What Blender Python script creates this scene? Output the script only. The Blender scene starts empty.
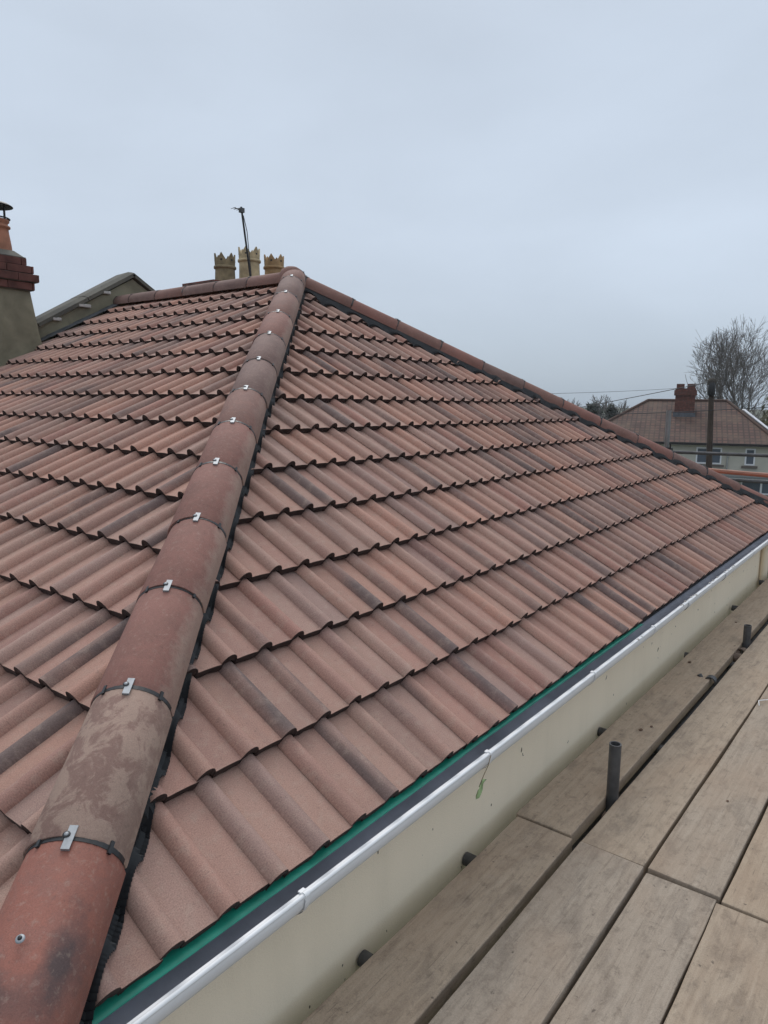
import bpy, bmesh, math, random
from mathutils import Vector, Matrix
V = Vector
random.seed(7)
scene = bpy.context.scene
COL = scene.collection

# ------------------------------------------------------------------ helpers
class MB:
    """collects geometry, then links it as ONE mesh object"""
    def __init__(s): s.v = []; s.f = []; s.uv = []; s.c = []; s.sm = []; s.mi = []
    def add(s, vs, fs, col=(0.5, 0.5, 0.5), smooth=False, mi=0, uvs=None):
        o = len(s.v); s.v.extend([tuple(q) for q in vs])
        for f in fs:
            s.f.append([o+i for i in f]); s.c.append(col); s.sm.append(smooth); s.mi.append(mi)
            s.uv.append([uvs[i] for i in f] if uvs else [(0, 0)]*len(f))
    def box(s, lo, hi, M=None, mi=0, col=(0.5, 0.5, 0.5)):
        x0, y0, z0 = lo; x1, y1, z1 = hi
        vs = [V(q) for q in ((x0,y0,z0),(x1,y0,z0),(x1,y1,z0),(x0,y1,z0),(x0,y0,z1),(x1,y0,z1),(x1,y1,z1),(x0,y1,z1))]
        if M is not None: vs = [M @ q for q in vs]
        s.add(vs, [(0,3,2,1),(4,5,6,7),(0,1,5,4),(1,2,6,5),(2,3,7,6),(3,0,4,7)], mi=mi, col=col)
    def tube(s, pts, rads, n=8, cap=True, smooth=True, mi=0):
        pts = [V(p) for p in pts]
        if not hasattr(rads, '__len__'): rads = [rads]*len(pts)
        rings = []; prev = None
        for i, p in enumerate(pts):
            d = (pts[min(i+1, len(pts)-1)] - pts[max(i-1, 0)]).normalized()
            a = prev if prev is not None else (V((0,0,1)) if abs(d.z) < .9 else V((1,0,0)))
            x = (a - d*a.dot(d)).normalized(); prev = x; y = d.cross(x)
            rings.append([p + (x*math.cos(t*2*math.pi/n) + y*math.sin(t*2*math.pi/n))*rads[i] for t in range(n)])
        vs = [q for r in rings for q in r]; fs = []
        for i in range(len(pts)-1):
            for t in range(n):
                u = (t+1) % n
                fs.append((i*n+t, i*n+u, (i+1)*n+u, (i+1)*n+t))
        s.add(vs, fs, smooth=smooth, mi=mi)
        if cap:
            s.add(rings[0], [tuple(range(n-1, -1, -1))], mi=mi); s.add(rings[-1], [tuple(range(n))], mi=mi)
    def lathe(s, prof, c=(0,0,0), n=24, smooth=True, mi=0):
        """prof: list of (r, z)"""
        vs = []; fs = []
        for r, z in prof:
            for t in range(n):
                a = t*2*math.pi/n; vs.append((c[0]+r*math.cos(a), c[1]+r*math.sin(a), c[2]+z))
        for i in range(len(prof)-1):
            for t in range(n):
                u = (t+1) % n; fs.append((i*n+t, i*n+u, (i+1)*n+u, (i+1)*n+t))
        s.add(vs, fs, smooth=smooth, mi=mi)
    def build(s, name, mat, parent=None, loc=None, bevel=0, kind=None):
        me = bpy.data.meshes.new(name)
        off = V(loc) if loc is not None else V((0,0,0))
        me.from_pydata([tuple(V(q)-off) for q in s.v], [], s.f); 
        uvl = me.uv_layers.new(name='st'); flat = [c for f in s.uv for q in f for c in q]; uvl.data.foreach_set('uv', flat)
        at = me.attributes.new('rnd', 'FLOAT_COLOR', 'FACE'); at.data.foreach_set('color', [k for c in s.c for k in (*c, 1.0)])
        me.polygons.foreach_set('use_smooth', s.sm)
        for m in (mat if isinstance(mat, (list, tuple)) else [mat]): me.materials.append(m)
        me.polygons.foreach_set('material_index', s.mi)
        me.update()
        o = bpy.data.objects.new(name, me); COL.objects.link(o); o.location = off
        if parent is not None:
            o.parent = parent
            o.location = off - V(parent['_w'])
            o['_w'] = tuple(off)
        else: o['_w'] = tuple(off)
        if bevel:
            b = o.modifiers.new('bevel', 'BEVEL'); b.width = bevel; b.segments = 2; b.limit_method = 'ANGLE'; b.angle_limit = math.radians(40)
        if kind: o['kind'] = kind
        return o

def empty(name, loc=(0,0,0)):
    o = bpy.data.objects.new(name, None); COL.objects.link(o); o.location = loc; o.empty_display_size = .2; o['_w'] = tuple(loc); return o
def tag(o, label, cat, group=None):
    o['label'] = label; o['category'] = cat
    if group: o['group'] = group
    return o

# ------------------------------------------------------------------ materials
def new_mat(name):
    m = bpy.data.materials.new(name); m.use_nodes = True; nt = m.node_tree
    return m, nt, nt.nodes['Principled BSDF']
def N(nt, t, **kw):
    n = nt.nodes.new(t)
    for k, v in kw.items():
        if k in n.inputs: n.inputs[k].default_value = v
        else: setattr(n, k, v)
    return n
def ramp(nt, src, stops):
    r = nt.nodes.new('ShaderNodeValToRGB'); e = r.color_ramp.elements
    while len(e) > 1: e.remove(e[0])
    e[0].position = stops[0][0]; c = stops[0][1]; e[0].color = (*c, 1) if hasattr(c, '__len__') else (c, c, c, 1)
    for p, c in stops[1:]:
        q = e.new(p); q.color = (*c, 1) if hasattr(c, '__len__') else (c, c, c, 1)
    nt.links.new(src, r.inputs[0]); return r.outputs[0]
def mix(nt, fac, a, b, mode='MIX'):
    m = nt.nodes.new('ShaderNodeMix'); m.data_type = 'RGBA'; m.blend_type = mode
    for i, x in ((0, fac), (6, a), (7, b)):
        if isinstance(x, bpy.types.NodeSocket): nt.links.new(x, m.inputs[i])
        else: m.inputs[i].default_value = x if i == 0 else ((*x, 1) if len(x) == 3 else x)
    return m.outputs[2]
def math_(nt, op, a, b=0.0, c=None):
    m = nt.nodes.new('ShaderNodeMath'); m.operation = op
    for i, x in ((0, a), (1, b), (2, c)):
        if x is None: continue
        if isinstance(x, bpy.types.NodeSocket): nt.links.new(x, m.inputs[i])
        else: m.inputs[i].default_value = x
    return m.outputs[0]
def mapping(nt, src, scale=(1,1,1), loc=None):
    m = nt.nodes.new('ShaderNodeMapping'); nt.links.new(src, m.inputs[0]); m.inputs['Scale'].default_value = scale
    if loc is not None:
        if isinstance(loc, bpy.types.NodeSocket): nt.links.new(loc, m.inputs['Location'])
        else: m.inputs['Location'].default_value = loc
    return m.outputs[0]
def noise(nt, vec, scale, detail=4, rough=.55, dist=0.0):
    n = nt.nodes.new('ShaderNodeTexNoise'); nt.links.new(vec, n.inputs['Vector'])
    n.inputs['Scale'].default_value = scale; n.inputs['Detail'].default_value = detail
    n.inputs['Roughness'].default_value = rough; n.inputs['Distortion'].default_value = dist
    return n.outputs[0]
def bump(nt, bsdf, h, strength=.3, dist=.01):
    b = nt.nodes.new('ShaderNodeBump'); b.inputs['Strength'].default_value = strength; b.inputs['Distance'].default_value = dist
    nt.links.new(h, b.inputs['Height']); nt.links.new(b.outputs[0], bsdf.inputs['Normal'])
def coord(nt, which='Object'):
    return nt.nodes.new('ShaderNodeTexCoord').outputs[which]

def simple(name, col, rough=.7, metal=0, var=.15, scale=8, bump_s=.0, bscale=120):
    m, nt, b = new_mat(name); co = coord(nt)
    n = noise(nt, co, scale, 5)
    c = mix(nt, ramp(nt, n, [(.3, 0.), (.7, 1.)]), tuple(k*(1-var) for k in col), tuple(min(1, k*(1+var)) for k in col))
    nt.links.new(c, b.inputs['Base Color']); b.inputs['Roughness'].default_value = rough; b.inputs['Metallic'].default_value = metal
    if bump_s: bump(nt, b, noise(nt, co, bscale, 3), bump_s, .003)
    return m

def tile_mat(name):
    m, nt, b = new_mat(name)
    at = N(nt, 'ShaderNodeAttribute', attribute_name='rnd')
    sep = nt.nodes.new('ShaderNodeSeparateColor'); nt.links.new(at.outputs['Color'], sep.inputs[0])
    uv = N(nt, 'ShaderNodeUVMap', uv_map='st').outputs[0]
    off = nt.nodes.new('ShaderNodeCombineXYZ'); nt.links.new(math_(nt, 'MULTIPLY', sep.outputs[1], 37.), off.inputs[0]); nt.links.new(math_(nt, 'MULTIPLY', sep.outputs[2], 53.), off.inputs[1])
    base = ramp(nt, sep.outputs[0], [(0, (.462,.252,.192)), (.2, (.430,.248,.194)), (.42, (.388,.218,.176)), (.62, (.425,.262,.210)), (.8, (.378,.240,.200)), (.92, (.328,.216,.188)), (1, (.372,.196,.158))])
    # smoky streaks of the antique mix, running down the slope
    st = noise(nt, mapping(nt, uv, (8, 1.5, 1), off.outputs[0]), 1.0, 3, .55, .2)
    amt = ramp(nt, sep.outputs[1], [(0, .0), (.40, .08), (.62, .36), (.80, .78), (1, 1.)])
    f = math_(nt, 'MULTIPLY', ramp(nt, st, [(.32, 0.), (.56, 1.)]), amt)
    c = mix(nt, math_(nt, 'MULTIPLY', f, .9), base, (.105,.088,.090))
    # warmer, pinker bands
    wr = noise(nt, mapping(nt, uv, (9, 1.6, 1), off.outputs[0]), 1.7, 2, .5)
    c = mix(nt, math_(nt, 'MULTIPLY', ramp(nt, wr, [(.5, 0.), (.68, 1.)]), .45), c, (.380,.230,.180))
    # overall slow mottling and a pale dusting
    big = noise(nt, uv, 1.3, 4, .6)
    c = mix(nt, math_(nt, 'MULTIPLY', ramp(nt, big, [(.4, 0.), (.7, 1.)]), .35), c, (.235,.150,.120))
    du = noise(nt, uv, 26, 6, .7)
    c = mix(nt, math_(nt, 'MULTIPLY', ramp(nt, du, [(.5, 0.), (.75, 1.)]), .45), c, (.43,.33,.27))
    dk = noise(nt, uv, 60, 4, .7)
    c = mix(nt, math_(nt, 'MULTIPLY', ramp(nt, dk, [(.58, 0.), (.70, 1.)]), .35), c, (.14,.09,.075))
    fine = noise(nt, uv, 300, 4, .8)
    c = mix(nt, .75, c, mix(nt, 1.0, c, ramp(nt, fine, [(.25, .35), (.75, 1.55)]), 'MULTIPLY'))
    nt.links.new(c, b.inputs['Base Color']); b.inputs['Roughness'].default_value = .8
    b.inputs['Specular IOR Level'].default_value = .35
    bump(nt, b, math_(nt, 'ADD', fine, math_(nt, 'MULTIPLY', du, .8)), .6, .002)
    return m

def hip_mat(name, col, patch, pf=.5, edge=0.0, smudge=0.0, pscale=14):
    """local coords: x along the hip, y across"""
    m, nt, b = new_mat(name); co = coord(nt)
    ob = nt.nodes.new('ShaderNodeObjectInfo')
    cm = nt.nodes.new('ShaderNodeCombineXYZ'); nt.links.new(math_(nt, 'MULTIPLY', ob.outputs['Random'], 31.), cm.inputs[0])
    v = mapping(nt, co, (1,1,1), cm.outputs[0])
    n1 = noise(nt, v, pscale, 6, .62, .6)
    c = mix(nt, math_(nt, 'MULTIPLY', ramp(nt, n1, [(.47, 0.), (.55, 1.)]), pf), col, patch)
    n2 = noise(nt, v, 5, 4, .6)
    c = mix(nt, .5, c, mix(nt, 1., c, ramp(nt, n2, [(.3, .72), (.7, 1.2)]), 'MULTIPLY'))
    if edge:
        sp = nt.nodes.new('ShaderNodeSeparateXYZ'); nt.links.new(co, sp.inputs[0])
        e = math_(nt, 'ADD', math_(nt, 'MULTIPLY', sp.outputs[1], -1.), math_(nt, 'MULTIPLY', noise(nt, v, 11, 6, .7), .09))
        c = mix(nt, math_(nt, 'MULTIPLY', ramp(nt, e, [(.118, 0.), (.145, 1.)]), edge), c, (.40,.30,.24))
    if smudge:
        sp = nt.nodes.new('ShaderNodeSeparateXYZ'); nt.links.new(co, sp.inputs[0])
        for cx, cy, rx, ry, am in ((.165, .045, .080, .060, 1.), (.235, -.072, .105, .036, 1.), (.15, -.03, .06, .07, .5)):
            dx = math_(nt, 'DIVIDE', math_(nt, 'SUBTRACT', sp.outputs[0], cx), rx); dy = math_(nt, 'DIVIDE', math_(nt, 'SUBTRACT', sp.outputs[1], cy), ry)
            d = math_(nt, 'SQRT', math_(nt, 'ADD', math_(nt, 'MULTIPLY', dx, dx), math_(nt, 'MULTIPLY', dy, dy)))
            d = math_(nt, 'ADD', d, math_(nt, 'MULTIPLY', math_(nt, 'SUBTRACT', noise(nt, co, 16, 5, .65), .5), 1.5))
            c = mix(nt, math_(nt, 'MULTIPLY', ramp(nt, d, [(.2, 1.), (1.15, 0.)]), smudge*am), c, (.075,.055,.055))
    fine = noise(nt, v, 300, 4, .8)
    mid = noise(nt, v, 70, 4, .7)
    c = mix(nt, math_(nt, 'MULTIPLY', ramp(nt, mid, [(.55, 0.), (.7, 1.)]), .35), c, (.36,.27,.22))
    c = mix(nt, math_(nt, 'MULTIPLY', ramp(nt, mid, [(.3, 1.), (.42, 0.)]), .35), c, (.11,.07,.06))
    c = mix(nt, .5, c, mix(nt, 1., c, ramp(nt, fine, [(.25, .5), (.75, 1.4)]), 'MULTIPLY'))
    nt.links.new(c, b.inputs['Base Color']); b.inputs['Roughness'].default_value = .78 if not smudge else .6
    b.inputs['Specular IOR Level'].default_value = .3
    bump(nt, b, fine, .5, .002)
    return m

def wood_mat():
    m, nt, b = new_mat('scaffold board timber'); co = coord(nt)
    ob = nt.nodes.new('ShaderNodeObjectInfo')
    cm = nt.nodes.new('ShaderNodeCombineXYZ')
    for i, k in enumerate((37., 61., 17.)): nt.links.new(math_(nt, 'MULTIPLY', ob.outputs['Random'], k), cm.inputs[i])
    v = mapping(nt, co, (1,1,1), cm.outputs[0])
    vg = mapping(nt, co, (1.3, 26, 26), cm.outputs[0])
    g = noise(nt, vg, 2.2, 6, .65, .8)
    base = ramp(nt, g, [(.25, (.262,.214,.168)), (.5, (.330,.275,.220)), (.75, (.380,.323,.262))])
    tint = mix(nt, ramp(nt, ob.outputs['Random'], [(0, 0.), (1, 1.)]), (1.06, 1.0, .93), (.93, .93, .94))
    c = mix(nt, 1., base, tint, 'MULTIPLY')
    st = noise(nt, mapping(nt, co, (1, 2.2, 2), cm.outputs[0]), 5.5, 6, .62, .5)
    c = mix(nt, math_(nt, 'MULTIPLY', ramp(nt, st, [(.5, 0.), (.66, 1.)]), .38), c, (.120,.095,.078))
    d2 = noise(nt, mapping(nt, co, (1, 1.3, 1), cm.outputs[0]), 24, 6, .75, .3)
    c = mix(nt, math_(nt, 'MULTIPLY', ramp(nt, d2, [(.52, 0.), (.66, 1.)]), .4), c, (.105,.082,.066))
    c = mix(nt, math_(nt, 'MULTIPLY', ramp(nt, d2, [(.3, 1.), (.42, 0.)]), .3), c, (.38,.33,.28))
    gr = noise(nt, v, 260, 4, .8)
    c = mix(nt, .5, c, mix(nt, 1., c, ramp(nt, gr, [(.28, .55), (.72, 1.4)]), 'MULTIPLY'))
    ru = noise(nt, mapping(nt, co, (1, 2.0, 2), cm.outputs[0]), 2.3, 4, .55)
    c = mix(nt, math_(nt, 'MULTIPLY', ramp(nt, ru, [(.45, 0.), (.7, 1.)]), .35), c, (.33,.235,.165))
    sc = noise(nt, mapping(nt, co, (2.2, 60, 60), cm.outputs[0]), 3., 2, .5)
    c = mix(nt, math_(nt, 'MULTIPLY', ramp(nt, sc, [(.66, 0.), (.72, 1.)]), .35), c, (.085,.066,.055))
    sp = noise(nt, v, 38, 3, .5)
    c = mix(nt, math_(nt, 'MULTIPLY', ramp(nt, sp, [(.70, 0.), (.76, 1.)]), .7), c, (.07,.055,.048))
    nt.links.new(c, b.inputs['Base Color']); b.inputs['Roughness'].default_value = .85; b.inputs['Specular IOR Level'].default_value = .2
    bump(nt, b, math_(nt, 'ADD', g, math_(nt, 'MULTIPLY', noise(nt, v, 160, 3), .5)), .45, .002)
    return m

def brick_mat(name, c1, c2, mortar, scale=1.0, wall=True):
    m, nt, b = new_mat(name); co = coord(nt)
    sp = nt.nodes.new('ShaderNodeSeparateXYZ'); nt.links.new(co, sp.inputs[0])
    cm = nt.nodes.new('ShaderNodeCombineXYZ'); nt.links.new(math_(nt, 'ADD', sp.outputs[0], sp.outputs[1]), cm.inputs[0]); nt.links.new(sp.outputs[2], cm.inputs[1])
    t = nt.nodes.new('ShaderNodeTexBrick'); nt.links.new(cm.outputs[0], t.inputs[0])
    t.inputs['Scale'].default_value = scale; t.inputs['Color1'].default_value = (*c1, 1); t.inputs['Color2'].default_value = (*c2, 1); t.inputs['Mortar'].default_value = (*mortar, 1)
    t.inputs['Brick Width'].default_value = .225; t.inputs['Row Height'].default_value = .075; t.inputs['Mortar Size'].default_value = .006
    n = noise(nt, co, 9, 5, .6)
    c = mix(nt, .7, t.outputs[0], mix(nt, 1., t.outputs[0], ramp(nt, n, [(.3, .5), (.7, 1.35)]), 'MULTIPLY'))
    nt.links.new(c, b.inputs['Base Color']); b.inputs['Roughness'].default_value = .9
    bump(nt, b, t.outputs[1], -.4, .006)
    return m

def render_mat(name, col, stain, amt=.5, scale=2.5, specks=False):
    m, nt, b = new_mat(name); co = coord(nt)
    n = noise(nt, co, scale, 6, .6, .4)
    c = mix(nt, math_(nt, 'MULTIPLY', ramp(nt, n, [(.42, 0.), (.65, 1.)]), amt), col, stain)
    if specks:
        s = noise(nt, mapping(nt, co, (1, 1, .7)), 30, 1.5, .5)
        c = mix(nt, ramp(nt, s, [(.755, 0.), (.77, 1.)]), c, (.06,.05,.035))
        s2 = noise(nt, mapping(nt, co, (3.0, 3.0, .5)), 2.2, 4, .6)
        c = mix(nt, math_(nt, 'MULTIPLY', ramp(nt, s2, [(.5, 0.), (.8, 1.)]), .18), c, (.56,.49,.36))
        rr = noise(nt, co, 260, 4, .8); c = mix(nt, .12, c, mix(nt, 1., c, ramp(nt, rr, [(.3, .6), (.7, 1.35)]), 'MULTIPLY'))
    nt.links.new(c, b.inputs['Base Color']); b.inputs['Roughness'].default_value = .85
    bump(nt, b, noise(nt, co, 180, 4, .7), .35, .004)
    return m

M = {}
M['tile'] = tile_mat('antique concrete tile')
M['tile_edge'] = simple('shade darkened tile edge', (.034,.018,.015), .9, var=.3, scale=30)  # dark edge colour, deepened to paint in the shadow under each course
M['hip_red'] = hip_mat('hip tile smudged terracotta', (.275,.108,.080), (.240,.110,.088), .5, smudge=.92)
M['hip_pale'] = hip_mat('hip tile pale mottled', (.315,.218,.175), (.200,.118,.098), .85, pscale=15, edge=.3)
M['hip_pink'] = hip_mat('hip tile dusky red', (.250,.120,.098), (.215,.110,.090), .5, edge=.55)
M['hip_brown'] = hip_mat('hip tile greyish brown', (.200,.125,.108), (.160,.098,.088), .5, edge=.3)
M['hip_rust'] = hip_mat('hip tile rust', (.225,.120,.098), (.190,.108,.092), .5, edge=.3)
M['wood'] = wood_mat()
M['black'] = simple('black hip roll', (.016,.016,.018), .45, var=.3, scale=40)
M['galv'] = simple('galvanised clip', (.34,.355,.375), .55, .6, var=.15, scale=60)
M['galv_dull'] = simple('weathered scaffold tube', (.075,.075,.078), .5, .35, var=.35, scale=14, bump_s=.2)
M['galv_pale'] = simple('pale scaffold tube', (.19,.19,.19), .5, .4, var=.2, scale=6)
M['rust'] = simple('rusted coupler', (.12,.085,.065), .75, .3, var=.4, scale=30, bump_s=.3)
M['green'] = simple('green eaves membrane', (.018,.240,.165), .45, var=.25, scale=14)
M['white'] = simple('white gutter plastic', (.78,.785,.80), .45, var=.04, scale=5)
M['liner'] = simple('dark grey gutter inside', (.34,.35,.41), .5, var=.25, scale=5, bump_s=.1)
M['cream'] = render_mat('cream painted render', (.88,.77,.60), (.83,.72,.55), .5, 1.6, specks=True)
M['olive'] = render_mat('old olive cement render', (.235,.215,.150), (.115,.105,.072), .75, 3.0)
M['coping'] = render_mat('weathered dark coping', (.115,.108,.088), (.05,.05,.045), .7, 5)
M['lead'] = simple('lead flashing', (.085,.092,.105), .5, .2, var=.3, scale=10)
M['old_brick'] = brick_mat('soot stained red brick', (.20,.060,.045), (.12,.045,.038), (.09,.07,.06))
M['clay'] = simple('terracotta pot clay', (.34,.15,.09), .8, var=.25, scale=12, bump_s=.2)
M['buff'] = simple('buff chimney pot clay', (.42,.33,.20), .85, var=.3, scale=9, bump_s=.2)
M['buff_dark'] = simple('sooty chimney pot clay', (.20,.155,.09), .9, var=.4, scale=9, bump_s=.2)
M['darkmetal'] = simple('dark metal', (.03,.028,.028), .5, .5, var=.2)
M['fascia'] = simple('fascia board', (.5,.5,.48), .5, var=.05)
M['leaf'] = simple('green leaf', (.28,.38,.18), .5, var=.3, scale=40)
M['mortar'] = simple('grey mortar crumb', (.42,.40,.38), .95, var=.2, scale=40)
M['orange'] = simple('orange plastic sleeve', (.30,.085,.045), .5, var=.2, scale=6)
M['orange_pale'] = simple('faded orange plastic', (.50,.27,.20), .6, var=.15, scale=6)

# ------------------------------------------------------------------ geometry of the roof
R_, K = 4.128, 1.2287          # half length of the eaves; plan ratio of the hips
TB, TA = .63588, .51753        # slope of the end face, of the side faces
AB, AA = math.atan(TB), math.atan(TA)
D_ = R_/K                      # plan depth of the end face
H = D_*TB
YE = 5.88                      # where the roof meets the neighbour's gable
W = .15                        # one roll
def prof(t):
    t -= math.floor(t)
    if t < .40:
        q = abs(2*t/.40-1)
        return (1-q**2.1)**.72 if q < 1 else 0.0
    q = (t-.40)/.60
    return -.12*(math.exp(-q*9)*min(1, q*30)+math.exp(-(1-q)*9)*min(1, (1-q)*30))
PH = .029
TS = [0,.005,.015,.032,.055,.09,.14,.20,.26,.31,.345,.368,.385,.395,.40,.45,.55,.70,.86,.975]
BASE = -.031
def slope_mesh(mb, P, u0, u1, s_edges, slim, phase, seed):
    """P(u,s,h)->point; slim(u)->highest s at u; s_edges: lower edge of each course + top"""
    rg = random.Random(seed)
    i0 = int(math.floor((u0-phase)/(2*W)))-1; i1 = int(math.ceil((u1-phase)/(2*W)))+1
    for k in range(len(s_edges)-1):
        s0, s1 = s_edges[k], s_edges[k+1]+.035
        g = s_edges[k+1]-s_edges[k]
        for i in range(i0, i1):
            col = (rg.random(), rg.random()**.9, rg.random())
            dz = rg.uniform(-.0009, .0009); ds = rg.uniform(-.003, .003); tw = rg.uniform(-.0012, .0012)
            # four bands of colour per tile: roll, pan, roll, pan
            bands = []
            for q_ in range(4):
                dk = (rg.random()**1.3 if q_ % 2 == 0 else rg.random()*.62)
                bands.append((min(1, max(0, col[0]+(rg.uniform(-.34, .34) if q_ % 2 == 0 else rg.uniform(-.12, .12)))), dk, rg.random()))
            us = []
            for r in (0, 1):
                for t in TS: us.append((i*2*W + phase + (r+t)*W, t))
            us.append(((i+1)*2*W + phase + .0045, .995))
            us = [(u, t) for u, t in us if u0-1e-6 <= u <= u1+1e-6]
            cols = []
            for u, t in us:
                sm = slim(u)
                if sm < s0+.004: cols.append(None); continue
                top = min(s1, sm)
                c = []
                h = PH*prof(t) + dz + tw*(u-us[0][0])/.3
                for j in range(4):
                    q = j/3.0; s = s0+ds + (top-s0-ds)*q
                    hb = .034*(1-(s-s0)/g)
                    c.append((P(u, s, BASE+h+hb), (u, s)))
                lowj = rg.uniform(-.0022, .0022)
                # front lip (nose): a small rounded drop and the underside
                lip = [P(u, s0+ds-.0015, BASE+h+.034-.003+lowj), P(u, s0+ds+.000+lowj, BASE+h+.034-.027), P(u, s0+.05, BASE+h+.034-.031)]
                cols.append((c, lip))
            for a in range(len(us)-1):
                A, B = cols[a], cols[a+1]
                if A is None or B is None: continue
                vs = [q[0] for q in A[0]] + [q[0] for q in B[0]]; uvs = [q[1] for q in A[0]] + [q[1] for q in B[0]]
                um = ((us[a][0]+us[a+1][0])/2-phase)/W-2*i
                cc = bands[min(3, max(0, int(um)*2+(1 if um-int(um) > .40 else 0)))]
                mb.add(vs, [(j, 4+j, 5+j, 1+j) for j in range(3)], col=cc, smooth=True, uvs=uvs)
                vs = [A[0][0][0], *A[1], B[0][0][0], *B[1]]
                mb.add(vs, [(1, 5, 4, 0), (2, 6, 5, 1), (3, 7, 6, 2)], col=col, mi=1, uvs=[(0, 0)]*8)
def weld(o, d=.00005):
    bm = bmesh.new(); bm.from_mesh(o.data); bmesh.ops.remove_doubles(bm, verts=bm.verts, dist=d)
    for e in bm.edges:
        if len(e.link_faces) == 2 and e.link_faces[0].material_index != e.link_faces[1].material_index: e.smooth = False
        elif len(e.link_faces) == 2 and e.calc_face_angle(0) > math.radians(32): e.smooth = False
    bm.to_mesh(o.data); bm.free()

house = empty('tiled_house', (0, 0, -6))
tag(house, 'cream rendered house in the foreground with a large hipped roof of brown rolled tiles', 'house')

cB, sB, cA, sA = math.cos(AB), math.sin(AB), math.cos(AA), math.sin(AA)
PB = lambda u, s, h: (u, s*cB - h*sB, s*sB + h*cB)
PA = lambda u, s, h: (s*cA - h*sA, -u, s*sA + h*cA)
PC = lambda u, s, h: (2*R_ - s*cA + h*sA, u, s*sA + h*cA)
eB = [0, .311]
while eB[-1] < D_/cB - .05: eB.append(eB[-1]+.306)
eB[-1] = D_/cB
eA = [0, .353]
while eA[-1] < R_/cA - .10: eA.append(eA[-1]+.312)
eA[-1] = R_/cA - .02
PHB = .4095 - .20*W
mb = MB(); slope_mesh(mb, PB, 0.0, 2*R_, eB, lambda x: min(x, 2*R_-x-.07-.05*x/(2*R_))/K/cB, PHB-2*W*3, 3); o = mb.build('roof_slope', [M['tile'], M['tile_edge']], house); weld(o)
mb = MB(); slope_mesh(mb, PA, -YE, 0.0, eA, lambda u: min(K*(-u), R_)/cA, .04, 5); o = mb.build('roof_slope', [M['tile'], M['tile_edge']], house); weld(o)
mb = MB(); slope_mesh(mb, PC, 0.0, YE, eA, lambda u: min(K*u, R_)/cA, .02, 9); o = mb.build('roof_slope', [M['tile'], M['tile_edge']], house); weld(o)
# roof deck / underlay below the tiles
mb = MB(); e = -.05
def quad(mb, *p, mi=0): mb.add(p, [tuple(range(len(p)))], mi=mi)
quad(mb, (0.02, .03, e), (2*R_-.02, .03, e), (R_, D_, H+e)); quad(mb, (0.02, .03, e), (R_, D_, H+e), (R_, YE, H+e), (.02, YE, e)); quad(mb, (2*R_-.02, .03, e), (2*R_-.02, YE, e), (R_, YE, H+e), (R_, D_, H+e))
quad(mb, (.02, YE, e), (R_, YE, H+e), (2*R_-.02, YE, e)); quad(mb, (.02, .03, e), (.02, YE, e), (2*R_-.02, YE, e), (2*R_-.02, .03, e))
mb.build('roof_underlay', M['black'], house)

# hips and ridge ------------------------------------------------------------
def hr_pts(r, n=18, skirt=.022):
    p = [(-r-.001, -skirt)]+[(r*math.sin(math.radians(-90+180*i/n)), r*math.cos(math.radians(-90+180*i/n))) for i in range(n+1)]+[(r+.001, -skirt)]
    return p
def halfround(mb, L, r, th=.013, flare=.003):
    """shell along local +x from 0 to L; local y across, z up"""
    rows = []
    xs = [0, .003, L*.5, L-.003, L]
    for j, x in enumerate(xs):
        rr = r + flare*(1-x/L) - (.002 if j in (0, len(xs)-1) else 0)
        rows.append([(x, y, z) for y, z in hr_pts(rr)])
    inner = [[(x, y, z) for y, z in hr_pts(r-th)] for x in (0, L)]
    m = len(rows[0]); n = m-1
    vs = [q for r_ in rows for q in r_]
    mb.add(vs, [(j*m+i, (j+1)*m+i, (j+1)*m+i+1, j*m+i+1) for j in range(len(xs)-1) for i in range(n)], smooth=True)
    vs = inner[0]+inner[1]; mb.add(vs, [(i, i+1, m+i+1, m+i) for i in range(n)], smooth=True)
    mb.add(rows[0]+inner[0], [(i, i+1, m+i+1, m+i) for i in range(n)])
    mb.add(rows[-1]+inner[1], [(i+1, i, m+i, m+i+1) for i in range(n)])
    for i in (0, n):
        mb.add([rows[0][i], rows[-1][i], inner[1][i], inner[0][i]], [(0, 1, 2, 3)])
def arc_strip(mb, x0, x1, r0, r1, a=84, n=20):
    pts = []
    for x, r in ((x0, r0), (x0, r1), (x1, r1), (x1, r0)):
        pts.append([(x, r*math.sin(math.radians(-a+2*a*i/n)), r*math.cos(math.radians(-a+2*a*i/n))) for i in range(n+1)])
    m = n+1; vs = [q for p in pts for q in p]
    mb.add(vs, [(j*m+i, (j+1)*m+i, (j+1)*m+i+1, j*m+i+1) for j in range(3) for i in range(n)])
HR = .100; HUP = .012
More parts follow.
